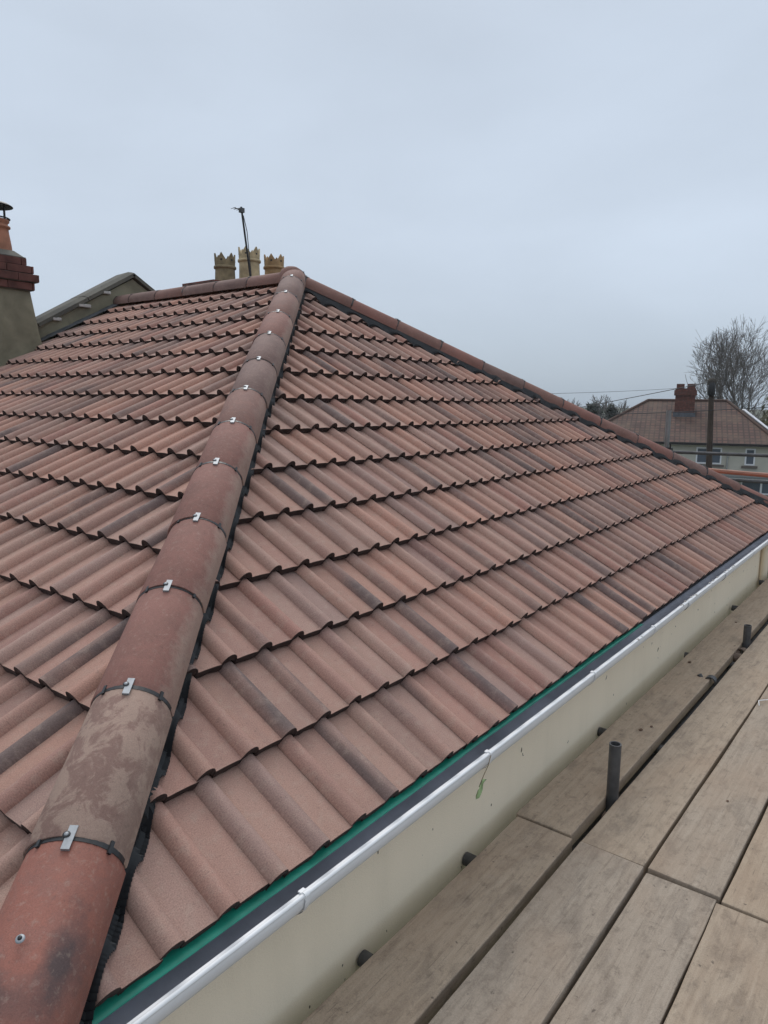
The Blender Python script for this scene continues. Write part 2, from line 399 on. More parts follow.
def cap_run(P0, d, joints, mats, clips=True, off=0.0, HUP=HUP, seed=0, rise=0.0, sc_=(1, 1, 1)):
    """joints: distances along d from P0; a tile between each pair"""
    rg = random.Random(seed); P0 = V(P0); d = V(d).normalized()
    side = d.cross(V((0,0,1))).normalized(); upv = side.cross(d).normalized(); P0 = P0 + side*off + upv*HUP
    d = (d + upv*rise/joints[-1]).normalized(); upv = side.cross(d).normalized(); HUP = 0
    for i in range(len(joints)-1):
        a, b = joints[i]+.003, joints[i+1]-.003
        mb = MB(); halfround(mb, b-a, HR)
        o = mb.build('hip_tile' if abs(d.z) > .01 else 'ridge_tile', mats[i % len(mats)], None)
        rot = Matrix((d, -side, upv)).transposed().to_4x4()
        # local y -> -side ; keep right handed: d x (-side) = -(d x side) ; flip so z stays up
        rot = Matrix((d, upv.cross(d), upv)).transposed().to_4x4()
        tw = Matrix.Rotation(rg.uniform(-1, 1)*.012, 4, 'Z') @ Matrix.Rotation(rg.uniform(-1, 1)*.01, 4, 'Y')
        pos = P0 + d*a + upv*(HUP+rg.uniform(-.002, .002))
        o.parent = house; o.matrix_local = Matrix.Translation(pos - V(house['_w'])) @ rot @ tw @ Matrix.Diagonal((*sc_, 1))
        # joint seal at the upper end, its two grips and the clip
        L = b-a
        mb = MB(); arc_strip(mb, L-.003, L+.009, HR-.012, HR+.0012)
        for ang in (33, -52):
            Mx = Matrix.Rotation(math.radians(-ang), 4, 'X')
            mb.box((L-.010, -.0042, HR-.004), (L+.018, .0042, HR+.0055), Mx)
        s_ = mb.build('joint_seal', M['black'], None); s_.parent = o
        if clips:
            mb = MB(); Mx = Matrix.Translation((0, 0, 0)) @ Matrix.Rotation(math.radians(4), 4, 'X')
            mb.box((L-.024, -.0085, HR+.005), (L+.026, .0085, HR+.0072), Mx)
            mb.box((L-.026, -.0085, HR-.002), (L-.0240, .0085, HR+.0071), Mx)
            mb.box((L+.0258, -.0085, HR+.000), (L+.028, .0085, HR+.0071), Mx)
            mb.lathe([(.0, .003), (.0040, .003), (.0046, .001), (.0046, 0)], (L+.006, 0, HR+.0085), 12)
            mb.lathe([(.0046, .0012), (.0074, .0010), (.0078, -.001)], (L+.006, 0, HR+.008), 16, mi=1)
            c_ = mb.build('ridge_clip', [M['galv'], M['black']], None); c_.parent = o
    return d, side, upv
hipv = V((1, 1/K, TA)); hl = hipv.length; LH = R_*hl
jl = [-.055, .406, .832, 1.264, 1.670, 2.098, 2.515, 2.935, 3.41, 3.89, 4.39, 4.93, 5.46, LH+.02]
ml = [M['hip_red'], M['hip_pale'], M['hip_pink'], M['hip_pink'], M['hip_pink'], M['hip_pink'], M['hip_rust'], M['hip_brown'], M['hip_brown'], M['hip_pink'], M['hip_rust'], M['hip_brown'], M['hip_rust']]
OFF = .042
cap_run((0, 0, 0), hipv, jl, ml, seed=1, off=OFF, rise=.016, sc_=(1, 1.03, .90))
# screw in the starter tile
dv = hipv.normalized(); upv = dv.cross(V((0,0,1))).cross(dv).normalized()
jr = [-.055]
while jr[-1] < LH-.5: jr.append(jr[-1]+.437)
jr.append(LH+.0)
hipr = V((-1, 1/K, TA))
cap_run((2*R_, 0, 0), hipr, jr, [M['hip_rust'], M['hip_pink'], M['hip_rust'], M['hip_brown'], M['hip_pink']], seed=2, HUP=-.030, off=-.040, rise=.050, sc_=(1, .82, .80))
cap_run((R_, D_+.02, H-.005), (0, 1, 0), [-.02, .43, .88, 1.33, 1.78, 2.23, YE-D_-.02], [M['hip_rust'], M['hip_brown'], M['hip_brown']], clips=False, seed=4, sc_=(1, .9, .84))
mb = MB(); mb.lathe([(0, .005), (.0032, .005), (.004, .003), (.004, .0018)], (0, 0, 0), 16, mi=1); mb.lathe([(.004, .0018), (.0075, .0016), (.0085, -.001)], (0, 0, 0), 16)
sc = mb.build('fixing_screw', [M['galv'], M['black']], None); sc.parent = house
dq = dv*.197 + upv*(HR+HUP+.004) + dv.cross(V((0,0,1))).normalized()*OFF
sc.matrix_local = Matrix.Translation(dq - V(house['_w'])) @ Matrix((dv, upv.cross(dv), upv)).transposed().to_4x4()
# apex cap: a rounded three-way end bedded over the junction
mb = MB(); mb.lathe([(.0, .112), (.045, .107), (.080, .087), (.102, .05), (.108, .02), (.108, -.05)], (R_+.015, D_-.01, H+.022), 24)
mb.build('apex_cap', M['hip_rust'], house)

# pleated black hip roll, each side of each hip
def roll_strip(sgn_hip, face):
    d = hipv.normalized() if sgn_hip > 0 else hipr.normalized()
    P0 = V((0,0,0)) if sgn_hip > 0 else V((2*R_, 0, 0))
    side = d.cross(V((0,0,1))).normalized()
    P0 = P0 + side*OFF*sgn_hip          # + side is right of the run direction
    if sgn_hip < 0: sB_side = -1
    else: sB_side = 1
    sd = side*(sB_side if face == 'B' else -sB_side)
    upn = side.cross(d).normalized() if side.cross(d).z > 0 else -side.cross(d).normalized()
    rg = random.Random(int(sgn_hip*10)+len(face)+ord(face))
    mb = MB(); n = int(LH/.0055); rows = []
    wv = 0
    for i in range(n+1):
        s = LH*i/n - .05*(1-i/n)
        p = P0 + d*s
        if i % 40 == 0: wt = rg.uniform(-.006, .008)
        wv += (wt-wv)*.06
        pl = 0
        row = []
        ex = max(0, 1-s/1.2)*.010
        for j, w in enumerate((.076, .088, .097+ex*.5, .106+wv*.35+ex)):
            q = p + sd*w
            if face == 'B': hgt = q.y*TB; t = (q.x-(PHB-2*W*3))/W; sl_ = q.y/cB; ed = eB
            elif sgn_hip > 0: hgt = q.x*TA; t = (-q.y-.04)/W; sl_ = q.x/cA; ed = eA
            else: hgt = (2*R_-q.x)*TA; t = (q.y-.02)/W; sl_ = (2*R_-q.x)/cA; ed = eA
            kk = max([0]+[e_ for e_ in ed if e_ <= sl_]); lap = .034*max(0, 1-(sl_-kk)/.31)
            tj = max(prof(t), prof(t+.06), prof(t-.06))
            srf = hgt + (BASE + PH*tj + lap)/cB
            z = srf + (.020 if j == 0 else .012 if j == 1 else .007) + pl*(1 if j else 0)
            if j == 0: z = max(z, (p + upn*.03).z - .02)
            row.append((q.x, q.y, z))
        rows.append(row)
    sm = []
    for i in range(n+1):
        r = []
        for j in range(4):
            w_ = [rows[k][j][2] - (P0+d*(LH*k/n)).z for k in range(max(0, i-4), min(n, i+4)+1)]
            base = (P0+d*(LH*i/n)).z
            r.append((rows[i][j][0], rows[i][j][1], base + .5*max(w_) + .5*sum(w_)/len(w_) + (.0045*(1 if i % 2 else -1) if j else 0)))
        sm.append(r)
    vs = [q for r in sm for q in r]
    mb.add(vs, [(i*4+j, i*4+j+1, (i+1)*4+j+1, (i+1)*4+j) for i in range(n) for j in range(3)])
    mb.build('hip_roll', M['black'], house)
roll_strip(1, 'B'); roll_strip(1, 'A'); roll_strip(-1, 'B'); roll_strip(-1, 'C')

# eaves: membrane, gutter, fascia, wall ------------------------------------------
mb = MB(); n = 260; rg = random.Random(11); rows = []; wob = 0; tgt = 0
for i in range(n+1):
    x = .0 + 3.4*i/n
    if i % 9 == 0: tgt = rg.uniform(-.006, .004)
    wob += (tgt-wob)*.12
    fade = max(0, min(1, (x-1.2)/1.6))
    dr = .003*(1-fade) + .000*fade
    rows.append([(x, .09, -.010), (x, .012, -.026), (x, -.003+wob*.4, -.028-dr*.25), (x, -.004+wob*.7+.014*fade, -.030-dr-wob*.4)])
vs = [q for r in rows for q in r]
mb.add(vs, [(i*4+j, i*4+j+1, (i+1)*4+j+1, (i+1)*4+j) for i in range(n) for j in range(3)], smooth=True)
mb.build('eaves_membrane', M['green'], house)
GY, GZ, GR = .004, -.028, .062
GP = [(-.060, -.011), (-.0605, -.014), (-.0605, -.022), (-.057, -.040), (-.048, -.055), (-.034, -.066), (-.015, -.071), (.010, -.071), (.030, -.066), (.046, -.052), (.056, -.034), (.058, .010)]
def gpts(o, last=12):
    """gutter section pushed out by o"""
    pts = []
    for k, (y, z) in enumerate(GP[:last]):
        a = GP[max(0, k-1)]; b = GP[min(len(GP)-1, k+1)]; d = V((b[0]-a[0], b[1]-a[1])).normalized()
        pts.append((GY+y+d.y*o, GZ+z-d.x*o))
    return pts
def gutter(mb, x0, x1, o, last=12):
    pts = gpts(o, last); m = len(pts)
    vs = [(x0, y, z) for y, z in pts]+[(x1, y, z) for y, z in pts]
    mb.add(vs, [(i, i+1, m+i+1, m+i) for i in range(m-1)], smooth=True)
XE = 2*R_+.03
mb = MB(); gutter(mb, -.03, XE, 0); gutter(mb, -.03, XE, .003)
mb.tube([(-.03, GY-.0595, GZ-.011), (XE, GY-.0595, GZ-.011)], .0060, 10); mb.box((-.03, GY-.058, GZ-.0125), (XE, GY-.046, GZ-.0098))
for x in (-.03, XE): 
    mb.add([(x, y, z) for y, z in gpts(0)], [tuple(range(12))])
gut = mb.build('gutter', M['white'], house)
mb = MB(); gutter(mb, -.028, XE-.002, -.002); mb.build('gutter_lining', M['liner'], gut)
for x, w in ((.745, .016), (1.640, .016), (2.574, .018), (3.42, .016), (4.10, .075), (5.05, .07), (6.0, .016), (7.0, .016)):
    mb = MB(); gutter(mb, x-w/2, x+w/2, .0065, 9)
    mb.tube([(x-w/2, GY-.060, GZ-.010), (x+w/2, GY-.060, GZ-.010)], .0088, 10)
    if w < .05: mb.box((x-w/2-.001, GY-.060, GZ-.0085), (x+w/2+.001, GY-.043, GZ-.0045))
    mb.build('gutter_bracket', M['white'], gut)
rg = random.Random(5)
for x0, k in ((3.95, 9), (4.5, 7), (4.95, 6), (2.9, 2)):
    for j in range(k):
        mb = MB(); c = V((x0+rg.uniform(0, .35), GY-.058+rg.uniform(-.004, .012), GZ+rg.uniform(-.009, -.004))); r = rg.uniform(.004, .010)
        bm = bmesh.new(); bmesh.ops.create_icosphere(bm, subdivisions=1, radius=r)
        vs = [tuple(c+V((q.co.x*1.5, q.co.y, q.co.z*.6))*rg.uniform(.8, 1.2)) for q in bm.verts]; fs = [[v.index for v in f.verts] for f in bm.faces]; bm.free()
        mb.add(vs, fs); mb.build('mortar_splash', M['mortar'], gut)
WY = .088
mb = MB(); mb.box((.13, WY, -6), (7.28, YE-.02, -.12)); mb.build('wall', M['cream'], house)
mb = MB(); mb.box((7.28, WY+.25, -6), (8.10, YE-.02, -.12)); mb.build('wall', M['cream'], house)
mb = MB(); mb.box((0.03, .068, -.16), (2*R_-.03, .086, -.03)); mb.box((.01, .068, -.16), (.028, YE, -.03)); mb.box((2*R_-.028, .068, -.16), (2*R_-.01, YE, -.03)); mb.build('fascia', M['fascia'], house)
mb = MB(); mb.tube([(7.22, .03, -.09), (7.22, .035, -.16), (7.22, .05, -.24), (7.22, .05, -6)], .034, 14); mb.build('downpipe', M['cream'], house)
# lead flashing up the neighbour's gable
mb = MB()
for i in range(14):
    x0 = .1+i*.29; x1 = x0+.305
    z0, z1 = x0*TA, x1*TA
    mb.add([(x0, YE-.10, z0+.030), (x1, YE-.08, z1+.030), (x1, YE-.005-.001*(i % 2), z1+.045), (x0, YE-.005-.001*(i % 2), z0+.045), (x0, YE-.006-.001*(i % 2), z0+.050), (x1, YE-.006-.001*(i % 2), z1+.040)],
           [(0, 1, 2, 3), (3, 2, 5, 4)])
mb.build('flashing', M['lead'], house)

# ------------------------------------------------------------------ neighbour's house
nb = empty('gabled_house', (4.2, 8, -6))
tag(nb, 'older gabled house with stained olive render, adjoining the far end of the tiled roof', 'house')
PX, PZ, SL = 4.28, 2.47, .575
mb = MB(); y0, y1 = YE+.0, YE+.24
g = [(.2, -6), (8.4, -6), (8.4, PZ-(8.4-PX)*SL), (PX, PZ-.05), (.2, PZ-(PX-.2)*SL)]
vs = [(x, y0, z) for x, z in g]+[(x, y1, z) for x, z in g]
mb.add(vs, [(0,1,2,3,4), (9,8,7,6,5)]+[(i, (i+1) % 5+0, (i+1) % 5+5, i+5) for i in range(5)]); mb.build('gable_wall', M['olive'], nb)
for sg in (-1, 1):
    mb = MB(); L = (4.3 if sg < 0 else 4.1)
    dx = V((sg, 0, -SL)).normalized(); up = V((SL*sg, 0, 1)).normalized()
    nseg = 7
    for i in range(nseg):
        a = (L*i/nseg + (.004 if i else -.02)); b = L*(i+1)/nseg-.004
        p = V((PX, 0, PZ-.035)); jj = random.uniform(-.004, .004)
        c = []
        for t in (a, b):
            for yy, hh in ((y0-.035, .005+jj), (y1+.05, .005+jj), (y1+.05, .050+jj), (y0+.05, .062+jj), (y0-.035, .040+jj)):
                q = p+dx*t+up*hh; c.append((q.x, yy, q.z))
        mb.add(c, [(0,1,2,3,4), (9,8,7,6,5)]+[(j, j+5, (j+1) % 5+5, (j+1) % 5) for j in range(5)])
    mb.build('coping', M['coping'], nb)
old_tile = simple('old grey brown roof tile', (.085,.070,.058), .9, var=.35, scale=5, bump_s=.3)
mb = MB()
quad(mb, (PX, y1, PZ-.42), (PX, 13, PZ-.42), (.0, 13, PZ-.42-PX*SL), (.0, y1, PZ-.42-PX*SL)); quad(mb, (PX, y1, PZ-.42), (8.5, y1, PZ-.42-(8.5-PX)*SL), (8.5, 13, PZ-.42-(8.5-PX)*SL), (PX, 13, PZ-.42))
mb.build('roof', old_tile, nb)
mb = MB(); mb.box((.25, y1, -6), (8.3, 12.9, PZ-.55-PX*SL)); mb.build('wall', M['olive'], nb)
# near stack: rendered shaft, brick oversailing courses, flaunching, pot and cowl
mb = MB(); c8 = [(2.18, 5.70, 1.0), (3.30, 5.68, 1.0), (3.30, 6.36, 1.0), (2.18, 6.36, 1.0), (2.2, 5.715, 1.75), (3.145, 5.715, 1.75), (3.145, 6.345, 1.75), (2.2, 6.345, 1.75), (2.22, 5.725, 2.135), (3.085, 5.725, 2.135), (3.085, 6.34, 2.135), (2.22, 6.34, 2.135)]
mb.add(c8, [(0,3,2,1), (8,9,10,11)]+[(a+k, a+(k+1) % 4, a+4+(k+1) % 4, a+4+k) for a in (0, 4) for k in range(4)]); st = mb.build('chimney_stack', M['olive'], nb, bevel=.012)
mb = MB()
rg = random.Random(3)
def brick_course(mb, x0, x1, y0, y1, z0, z1, off):
    L = .225; x = x0 - off*L
    while x < x1:
        a = max(x, x0); b = min(x+L, x1)
        if b-a > .02:
            j = rg.uniform(-.003, .003); mb.box((a+.0025, y0+j, z0), (b-.0025, y0+.10, z1)); mb.box((a+.0025, y1-.1, z0), (b-.004, y1+j, z1))
        x += L
    y = y0+.105
    while y < y1-.105:
        b = min(y+L, y1-.105); j = rg.uniform(-.003, .003)
        mb.box((x0+j, y+.004, z0), (x0+.1, b-.004, z1)); mb.box((x1-.1, y+.004, z0), (x1+j, b-.004, z1)); y += L
    mb.box((x0+.008, y0+.008, z0-.006), (x1-.008, y1-.008, z0-.0005), mi=1)
brick_course(mb, 2.19, 3.115, 5.69, 6.37, 2.138, 2.203, 0)
brick_course(mb, 2.165, 3.150, 5.665, 6.395, 2.213, 2.278, .5)
brick_course(mb, 2.19, 3.115, 5.69, 6.37, 2.288, 2.353, 0)
brick_course(mb, 2.235, 3.075, 5.735, 6.325, 2.363, 2.425, .5)
mb.box((2.24, 5.74, 2.425), (3.07, 6.32, 2.434), mi=1)
mb.build('brick_cap', [simple('weathered dark red brick', (.115,.045,.036), .9, var=.45, scale=7, bump_s=.5, bscale=60), M['coping']], st, bevel=.004)
mb = MB(); cx, cy = 2.93, 5.98
vs = [(2.25, 5.75, 2.434), (3.06, 5.75, 2.434), (3.06, 6.31, 2.434), (2.25, 6.31, 2.434), (2.45, 5.86, 2.50), (3.02, 5.86, 2.50), (3.02, 6.2, 2.50), (2.45, 6.2, 2.50)]
mb.add(vs, [(0,1,5,4), (1,2,6,5), (2,3,7,6), (3,0,4,7), (4,5,6,7)]); mb.build('flaunching', M['coping'], st)
rg = random.Random(8)
for k_ in range(3):
    mb = MB(); x_ = 3.35+.28*k_; z_ = PZ-.03-(PX-x_)*SL; mb.box((x_, YE-.036, z_-.005), (x_+rg.uniform(.08, .14), YE-.012, z_+.028)); mb.build('mortar_patch', M['mortar'], nb, bevel=.008)
mb = MB(); mb.lathe([(.125, 2.48), (.118, 2.56), (.104, 2.66), (.100, 2.70), (.118, 2.705), (.118, 2.72), (.098, 2.73), (.097, 2.745), (.112, 2.76), (.112, 2.778), (.085, 2.778), (.085, 2.68)], (cx, cy, 0), 28)
mb.build('chimney_pot', M['clay'], st)
mb = MB(); mb.lathe([(0, 2.945), (.03, 2.945), (.11, 2.925), (.15, 2.90), (.152, 2.894), (.10, 2.90), (0, 2.91)], (cx, cy, 0), 28)
mb.lathe([(.118, 2.780), (.124, 2.787), (.118, 2.794), (.09, 2.796)], (cx, cy, 0), 28)
for i in range(4):
    a = i*math.pi/2+.4; mb.tube([(cx+.105*math.cos(a), cy+.105*math.sin(a), 2.78), (cx+.105*math.cos(a), cy+.105*math.sin(a), 2.92)], .006, 6)
mb.build('cowl', M['darkmetal'], st)
# rear stack with three crown topped pots
mb = MB(); mb.box((6.35, 7.05, 0.4), (8.15, 7.65, 2.72)); mb.box((6.30, 7.0, 2.72), (8.2, 7.7, 2.80)); s2 = mb.build('chimney_stack', M['old_brick'], nb)
def crown_pot(x, y, z1, r, mat, n=6):
    mb = MB(); hb = z1-.20; seg = n*8
    mb.lathe([(r*1.1, 2.78), (r*1.02, 2.85), (r*.97, hb-.02)], (x, y, 0), seg)
    mb.lathe([(r*.97, hb-.02), (r*1.10, hb-.012), (r*1.12, hb+.004), (r*1.10, hb+.02), (r*1.0, hb+.028)], (x, y, 0), seg)
    vs = []; 
    for i in range(seg):
        a = i*2*math.pi/seg; q = (i % 8)/8.0; tri = 1-abs(q-.5)*2
        zt = hb+.085+.115*tri
        rr = r*(1.0+.06*tri)
        c, s_ = math.cos(a), math.sin(a)
        vs += [(x+r*c, y+r*s_, hb+.028), (x+rr*c, y+rr*s_, zt), (x+(rr-.022)*c, y+(rr-.022)*s_, zt), (x+(r-.025)*c, y+(r-.025)*s_, hb-.15)]
    fs = []
    for i in range(seg):
        j = (i+1) % seg
        # little round holes under each notch
        for k in range(3): fs.append((i*4+k, j*4+k, j*4+k+1, i*4+k+1))
    mb.add(vs, fs)
    for i in range(n):
        a = (i+.5)*2*math.pi/n; c = V((x+(r+.004)*math.cos(a), y+(r+.004)*math.sin(a), hb+.10)); d = V((math.cos(a), math.sin(a), 0)); sd = V((-d.y, d.x, 0))
        mb.add([c+sd*.017*math.cos(t*math.pi/5)+V((0, 0, .017*math.sin(t*math.pi/5))) for t in range(10)], [tuple(range(10))], mi=1)
    return mb.build('chimney_pot', [mat, M['darkmetal']], s2)
crown_pot(6.76, 7.3, 3.245, .145, M['buff_dark']); crown_pot(7.23, 7.3, 3.41, .155, M['buff']); crown_pot(7.74, 7.3, 3.385, .150, simple('orange buff pot clay', (.34,.22,.11), .85, var=.3, scale=9))

# television aerial strapped to that stack
ae = empty('tv_aerial', (7.07, 7.0, 2.35))
tag(ae, 'thin leaning television aerial mast beside the middle crown topped chimney pot', 'aerial')
p0, p1 = V((7.07, 6.99, 2.30)), V((6.815, 6.99, 3.86))
mb = MB(); mb.tube([p0, p1], .014, 8); mb.build('mast', M['darkmetal'], ae)
mb = MB(); q = p0.lerp(p1, .97); mb.tube([q+V((-.16, -.02, .0)), q+V((.05, .01, .01))], .007, 6); mb.box(tuple(q+V((-.03, -.03, -.03))), tuple(q+V((.03, .03, .03))))
for k in range(3): mb.tube([q+V((-.15+k*.05, -.05, .0)), q+V((-.15+k*.05, .05, .0))], .004, 5)
mb.build('antenna_head', M['galv_dull'], ae)
mb = MB(); mb.tube([p0.lerp(p1, .93)+V((.02, 0, 0)), p0.lerp(p1, .8)+V((.05, 0, 0)), p0.lerp(p1, .62)+V((.035, 0, 0)), p0.lerp(p1, .4)+V((.018, 0, 0))], .006, 6); mb.build('cable', M['black'], ae)
for q_ in (((7.0, 6.97, 2.42), (7.12, 7.05, 2.46)), ((6.96, 6.97, 2.62), (7.08, 7.05, 2.66))):
    mb = MB(); mb.box(*q_); mb.build('bracket', M['darkmetal'], ae)

# ------------------------------------------------------------------ scaffold
DZ = -.46
sf = empty('scaffold', (2.3, -.3, -6))
tag(sf, 'dark tube scaffold under the timber deck, short uprights poking up between boards', 'scaffold')
def tube_obj(name, a, b, r, mat, parent, open_top=False):
    mb = MB(); a, b = V(a), V(b)
    mb.tube([a, b], r, 20, cap=False)
    d = (b-a).normalized()
    mb.tube([a+d*.0, b], r-.005, 20, cap=False)
    # end rings
    x = (V((0,0,1)) if abs(d.z) < .9 else V((1,0,0))); x = (x-d*x.dot(d)).normalized(); y = d.cross(x)
    for p in (a, b):
        o_ = [p+(x*math.cos(t*math.pi/10)+y*math.sin(t*math.pi/10))*r for t in range(20)]; i_ = [p+(x*math.cos(t*math.pi/10)+y*math.sin(t*math.pi/10))*(r-.005) for t in range(20)]
        mb.add(o_+i_, [(t, (t+1) % 20, (t+1) % 20+20, t+20) for t in range(20)])
    return mb.build(name, mat, parent)
tube_obj('standard', (2.375, -.236, -6), (2.360, -.238, -.228), .0242, M['galv_dull'], sf)
tube_obj('standard', (4.84, -.262, -6), (4.83, -.262, -.332), .0242, M['galv_dull'], sf)
tube_obj('standard', (.05, -.262, -6), (.05, -.262, -.56), .0242, M['galv_dull'], sf)
tube_obj('standard', (7.2, -.30, -6), (7.2, -.30, -.40), .0242, M['galv_dull'], sf)
for x, e in ((1.13, .052), (1.74, .056), (3.07, .058), (4.55, .03), (6.02, .045), (7.15, .04), (8.6, .04), (-.6, .04)):
    tube_obj('transom', (x, e+.028, -.540), (x+random.uniform(-.02, .02), -1.45, -.541), .0242, M['galv_dull'], sf)
tube_obj('ledger', (-1.4, -.176, -.590), (9.6, -.235, -.590), .0242, M['galv_dull'], sf)
tube_obj('ledger', (-1.4, -1.30, -.590), (9.6, -1.32, -.590), .0242, M['galv_dull'], sf)
def coupler(x, y, z, rz=0, mat='rust'):
    mb = MB(); Mx = Matrix.Translation((x, y, z)) @ Matrix.Rotation(rz, 4, 'Z')
    n = 14
    pts = []
    for i in range(n+1):
        a = math.radians(-40+260*i/n); pts.append((.033*math.cos(a), .033*math.sin(a)))
    vs = []
    for yy in (-.022, .022):
        for k in (1.0, .78):
            vs += [Mx @ V((px*k, yy, pz*k)) for px, pz in pts]
    m = n+1
    mb.add(vs, [(i, i+1, 2*m+i+1, 2*m+i) for i in range(n)]+[(m+i, m+i+1, 3*m+i+1, 3*m+i) for i in range(n)]+[(i, i+1, m+i+1, m+i) for i in range(n)]+[(2*m+i, 2*m+i+1, 3*m+i+1, 3*m+i) for i in range(n)], smooth=False)
    mb.tube([Mx @ V((.036, 0, -.03)), Mx @ V((.062, 0, .02))], .008, 8); mb.tube([Mx @ V((.050, 0, .0)), Mx @ V((.066, 0, .028))], .0145, 6)
    return mb.build('coupler', M[mat], sf)
coupler(4.00, -.232, -.478, math.radians(90), 'galv_dull'); coupler(4.60, -.255, -.50, .2); coupler(4.70, -.265, -.49, 1.2); coupler(2.30, -.25, -.535, 0); coupler(2.40, -.25, -.54, 1.57)
coupler(6.3, -.28, -.48, .8, 'galv_dull')
# pale end of scaffold behind the right hip: guard rail, mid rail, upright
sf2 = empty('end_scaffold', (9.3, 0, -6))
tag(sf2, 'grey guard rails and pale upright of the scaffold beyond the right hip', 'scaffold')
tube_obj('standard', (9.245, 1.63, -6), (9.235, 1.62, 1.075), .030, M['galv_pale'], sf2)
tube_obj('guard_rail', (9.235, 1.72, .542), (9.42, -1.5, .560), .021, M['galv_dull'], sf2)
tube_obj('guard_rail', (9.26, 1.72, .228), (9.45, -1.5, .222), .021, M['galv_dull'], sf2)
tube_obj('standard', (9.44, -1.45, -6), (9.44, -1.45, .9), .0242, M['galv_dull'], sf2)
mb = MB(); mb.box((9.20, 1.55, .50), (9.28, 1.66, .60)); mb.tube([(9.19, 1.56, .55), (9.19, 1.56, .66)], .012, 8); mb.build('coupler', M['darkmetal'], sf2, bevel=.01)
rl = empty('orange_barrier', (9.33, 0, .28))
tag(rl, 'faded orange plastic barrier rail lying against the scaffold beyond the right hip', 'barrier')
mb = MB(); mb.box((-.010, -1.6, -.016), (.010, 1.30, .016), Matrix.Translation((9.36, 0, .285)) @ Matrix.Rotation(math.radians(1.7), 4, 'X') @ Matrix.Rotation(math.radians(3.4), 4, 'Z')); mb.build('rail_board', M['orange'], rl, bevel=.006)
mb = MB(); mb.tube([(9.325, 1.30, .35), (9.37, .6, .325), (9.41, -.2, .315), (9.44, -1.5, .30)], .013, 10); mb.build('rail_tube', M['orange_pale'], rl)
mb = MB(); mb.box((-.01, -1.6, -.022), (.01, 1.10, .020), Matrix.Translation((9.40, 0, .225)) @ Matrix.Rotation(math.radians(3.4), 4, 'Z')); mb.build('rail_strip', simple('pale grey plastic', (.45,.44,.41), .6, var=.1), rl)

# boards: (x0, x1, y_inner at x0, y_inner at x1, z offset)
GRP = 'timber scaffold boards laid along the eaves'
def board(x0, x1, ya, yb, w, dz, label, seed):
    rg = random.Random(seed)
    L = x1-x0; ang = math.atan2(yb-ya, L)
    mb = MB(); nx = 26; vs = []; th = .055
    for i in range(nx+1):
        x = L*i/nx; bow = .003*math.sin(x*1.3+seed)+.0015*math.sin(x*4.1+seed*2)
        for yy, zz in ((0, -th), (-w, -th), (-w, 0), (0, 0)):
            e = rg.uniform(-.0012, .0012)
            vs.append((x+(rg.uniform(-.003, .003) if i in (0, nx) else 0), yy+e+bow, zz+.0012*math.sin(x*2.2+seed)))
    fs = [(0, 1, 2, 3), (nx*4+3, nx*4+2, nx*4+1, nx*4)]
    for i in range(nx):
        for j in range(4): fs.append((i*4+j, (i+1)*4+j, (i+1)*4+(j+1) % 4, i*4+(j+1) % 4))
    mb.add(vs, fs)
    o = mb.build('scaffold_board', M['wood'], None, bevel=.0035)
    o.location = (x0, ya, DZ+dz); o.rotation_euler = (0, 0, ang)
    tag(o, label, 'board', GRP); return o
board(2.004, 7.20, .012, -.022, .229, .000, 'inner board beside the cream wall, just beyond the row of board ends', 1)
board(1.994, 7.10, -.257, -.310, .230, -.002, 'board just outside the short upright tube, beyond the row of board ends', 2)
board(1.986, 7.10, -.499, -.552, .236, .002, 'third board from the wall beyond the joint, carrying a small white wire', 3)
board(1.968, 7.10, -.742, -.800, .226, -.002, 'fourth board from the wall beyond the joint, at the right edge of the picture', 4)
board(-1.93, 1.994, .010, .006, .229, -.004, 'near inner board beside the cream wall, ending below the upright tube', 5)
board(-1.95, 1.984, -.246, -.254, .232, .003, 'near second board from the wall, with a dark gap along its right edge', 6)
board(-1.95, 1.972, -.494, -.499, .226, -.005, 'near third board from the wall, crossed by the bottom edge of the picture', 7)
board(-1.96, 1.955, -.728, -.733, .226, -.003, 'near fourth board from the wall, in the bottom right corner', 8)
board(7.212, 9.7, -.022, -.040, .224, .001, 'far inner board touching the far end of the cream wall', 9)
board(7.112, 9.7, -.312, -.332, .226, -.002, 'far second board, at the right edge of the picture past the second upright', 10)

rg = random.Random(77)
for k_, (x_, y_, r_) in enumerate(((3.05, -.13, .009), (3.12, -.16, .006), (4.2, -.06, .010), (2.62, -.62, .005), (5.3, -.10, .008))):
    bm = bmesh.new(); bmesh.ops.create_icosphere(bm, subdivisions=2, radius=r_)
    mb = MB(); mb.add([(x_+q.co.x*1.6*rg.uniform(.85, 1.15), y_+q.co.y*rg.uniform(.85, 1.15), DZ+.003+max(-.2*r_, q.co.z*.5)) for q in bm.verts], [[v.index for v in f.verts] for f in bm.faces]); bm.free()
    tag(mb.build('dirt_crumb', simple('brown dirt', (.10,.06,.04), .95, var=.4, scale=60), None), ('dark brown crumb, larger of two close together on the inner board', 'dark brown crumb, smaller of two close together on the inner board', 'crumb on the inner board beside the wall, past the retaining coupler', 'tiny dark crumb on the third board from the wall', 'crumb on the inner board at the far right, past the second upright')[k_], 'debris', 'crumbs of dirt on the boards')
mb = MB(); mb.tube([(3.742, -.535, DZ+.003), (3.765, -.527, DZ+.022), (3.80, -.545, DZ+.018), (3.87, -.60, DZ+.014), (3.93, -.64, DZ+.006)], .0022, 6)
tag(mb.build('wire_offcut', M['white'], None), 'thin white bent wire offcut lying on a board at the right edge', 'wire')

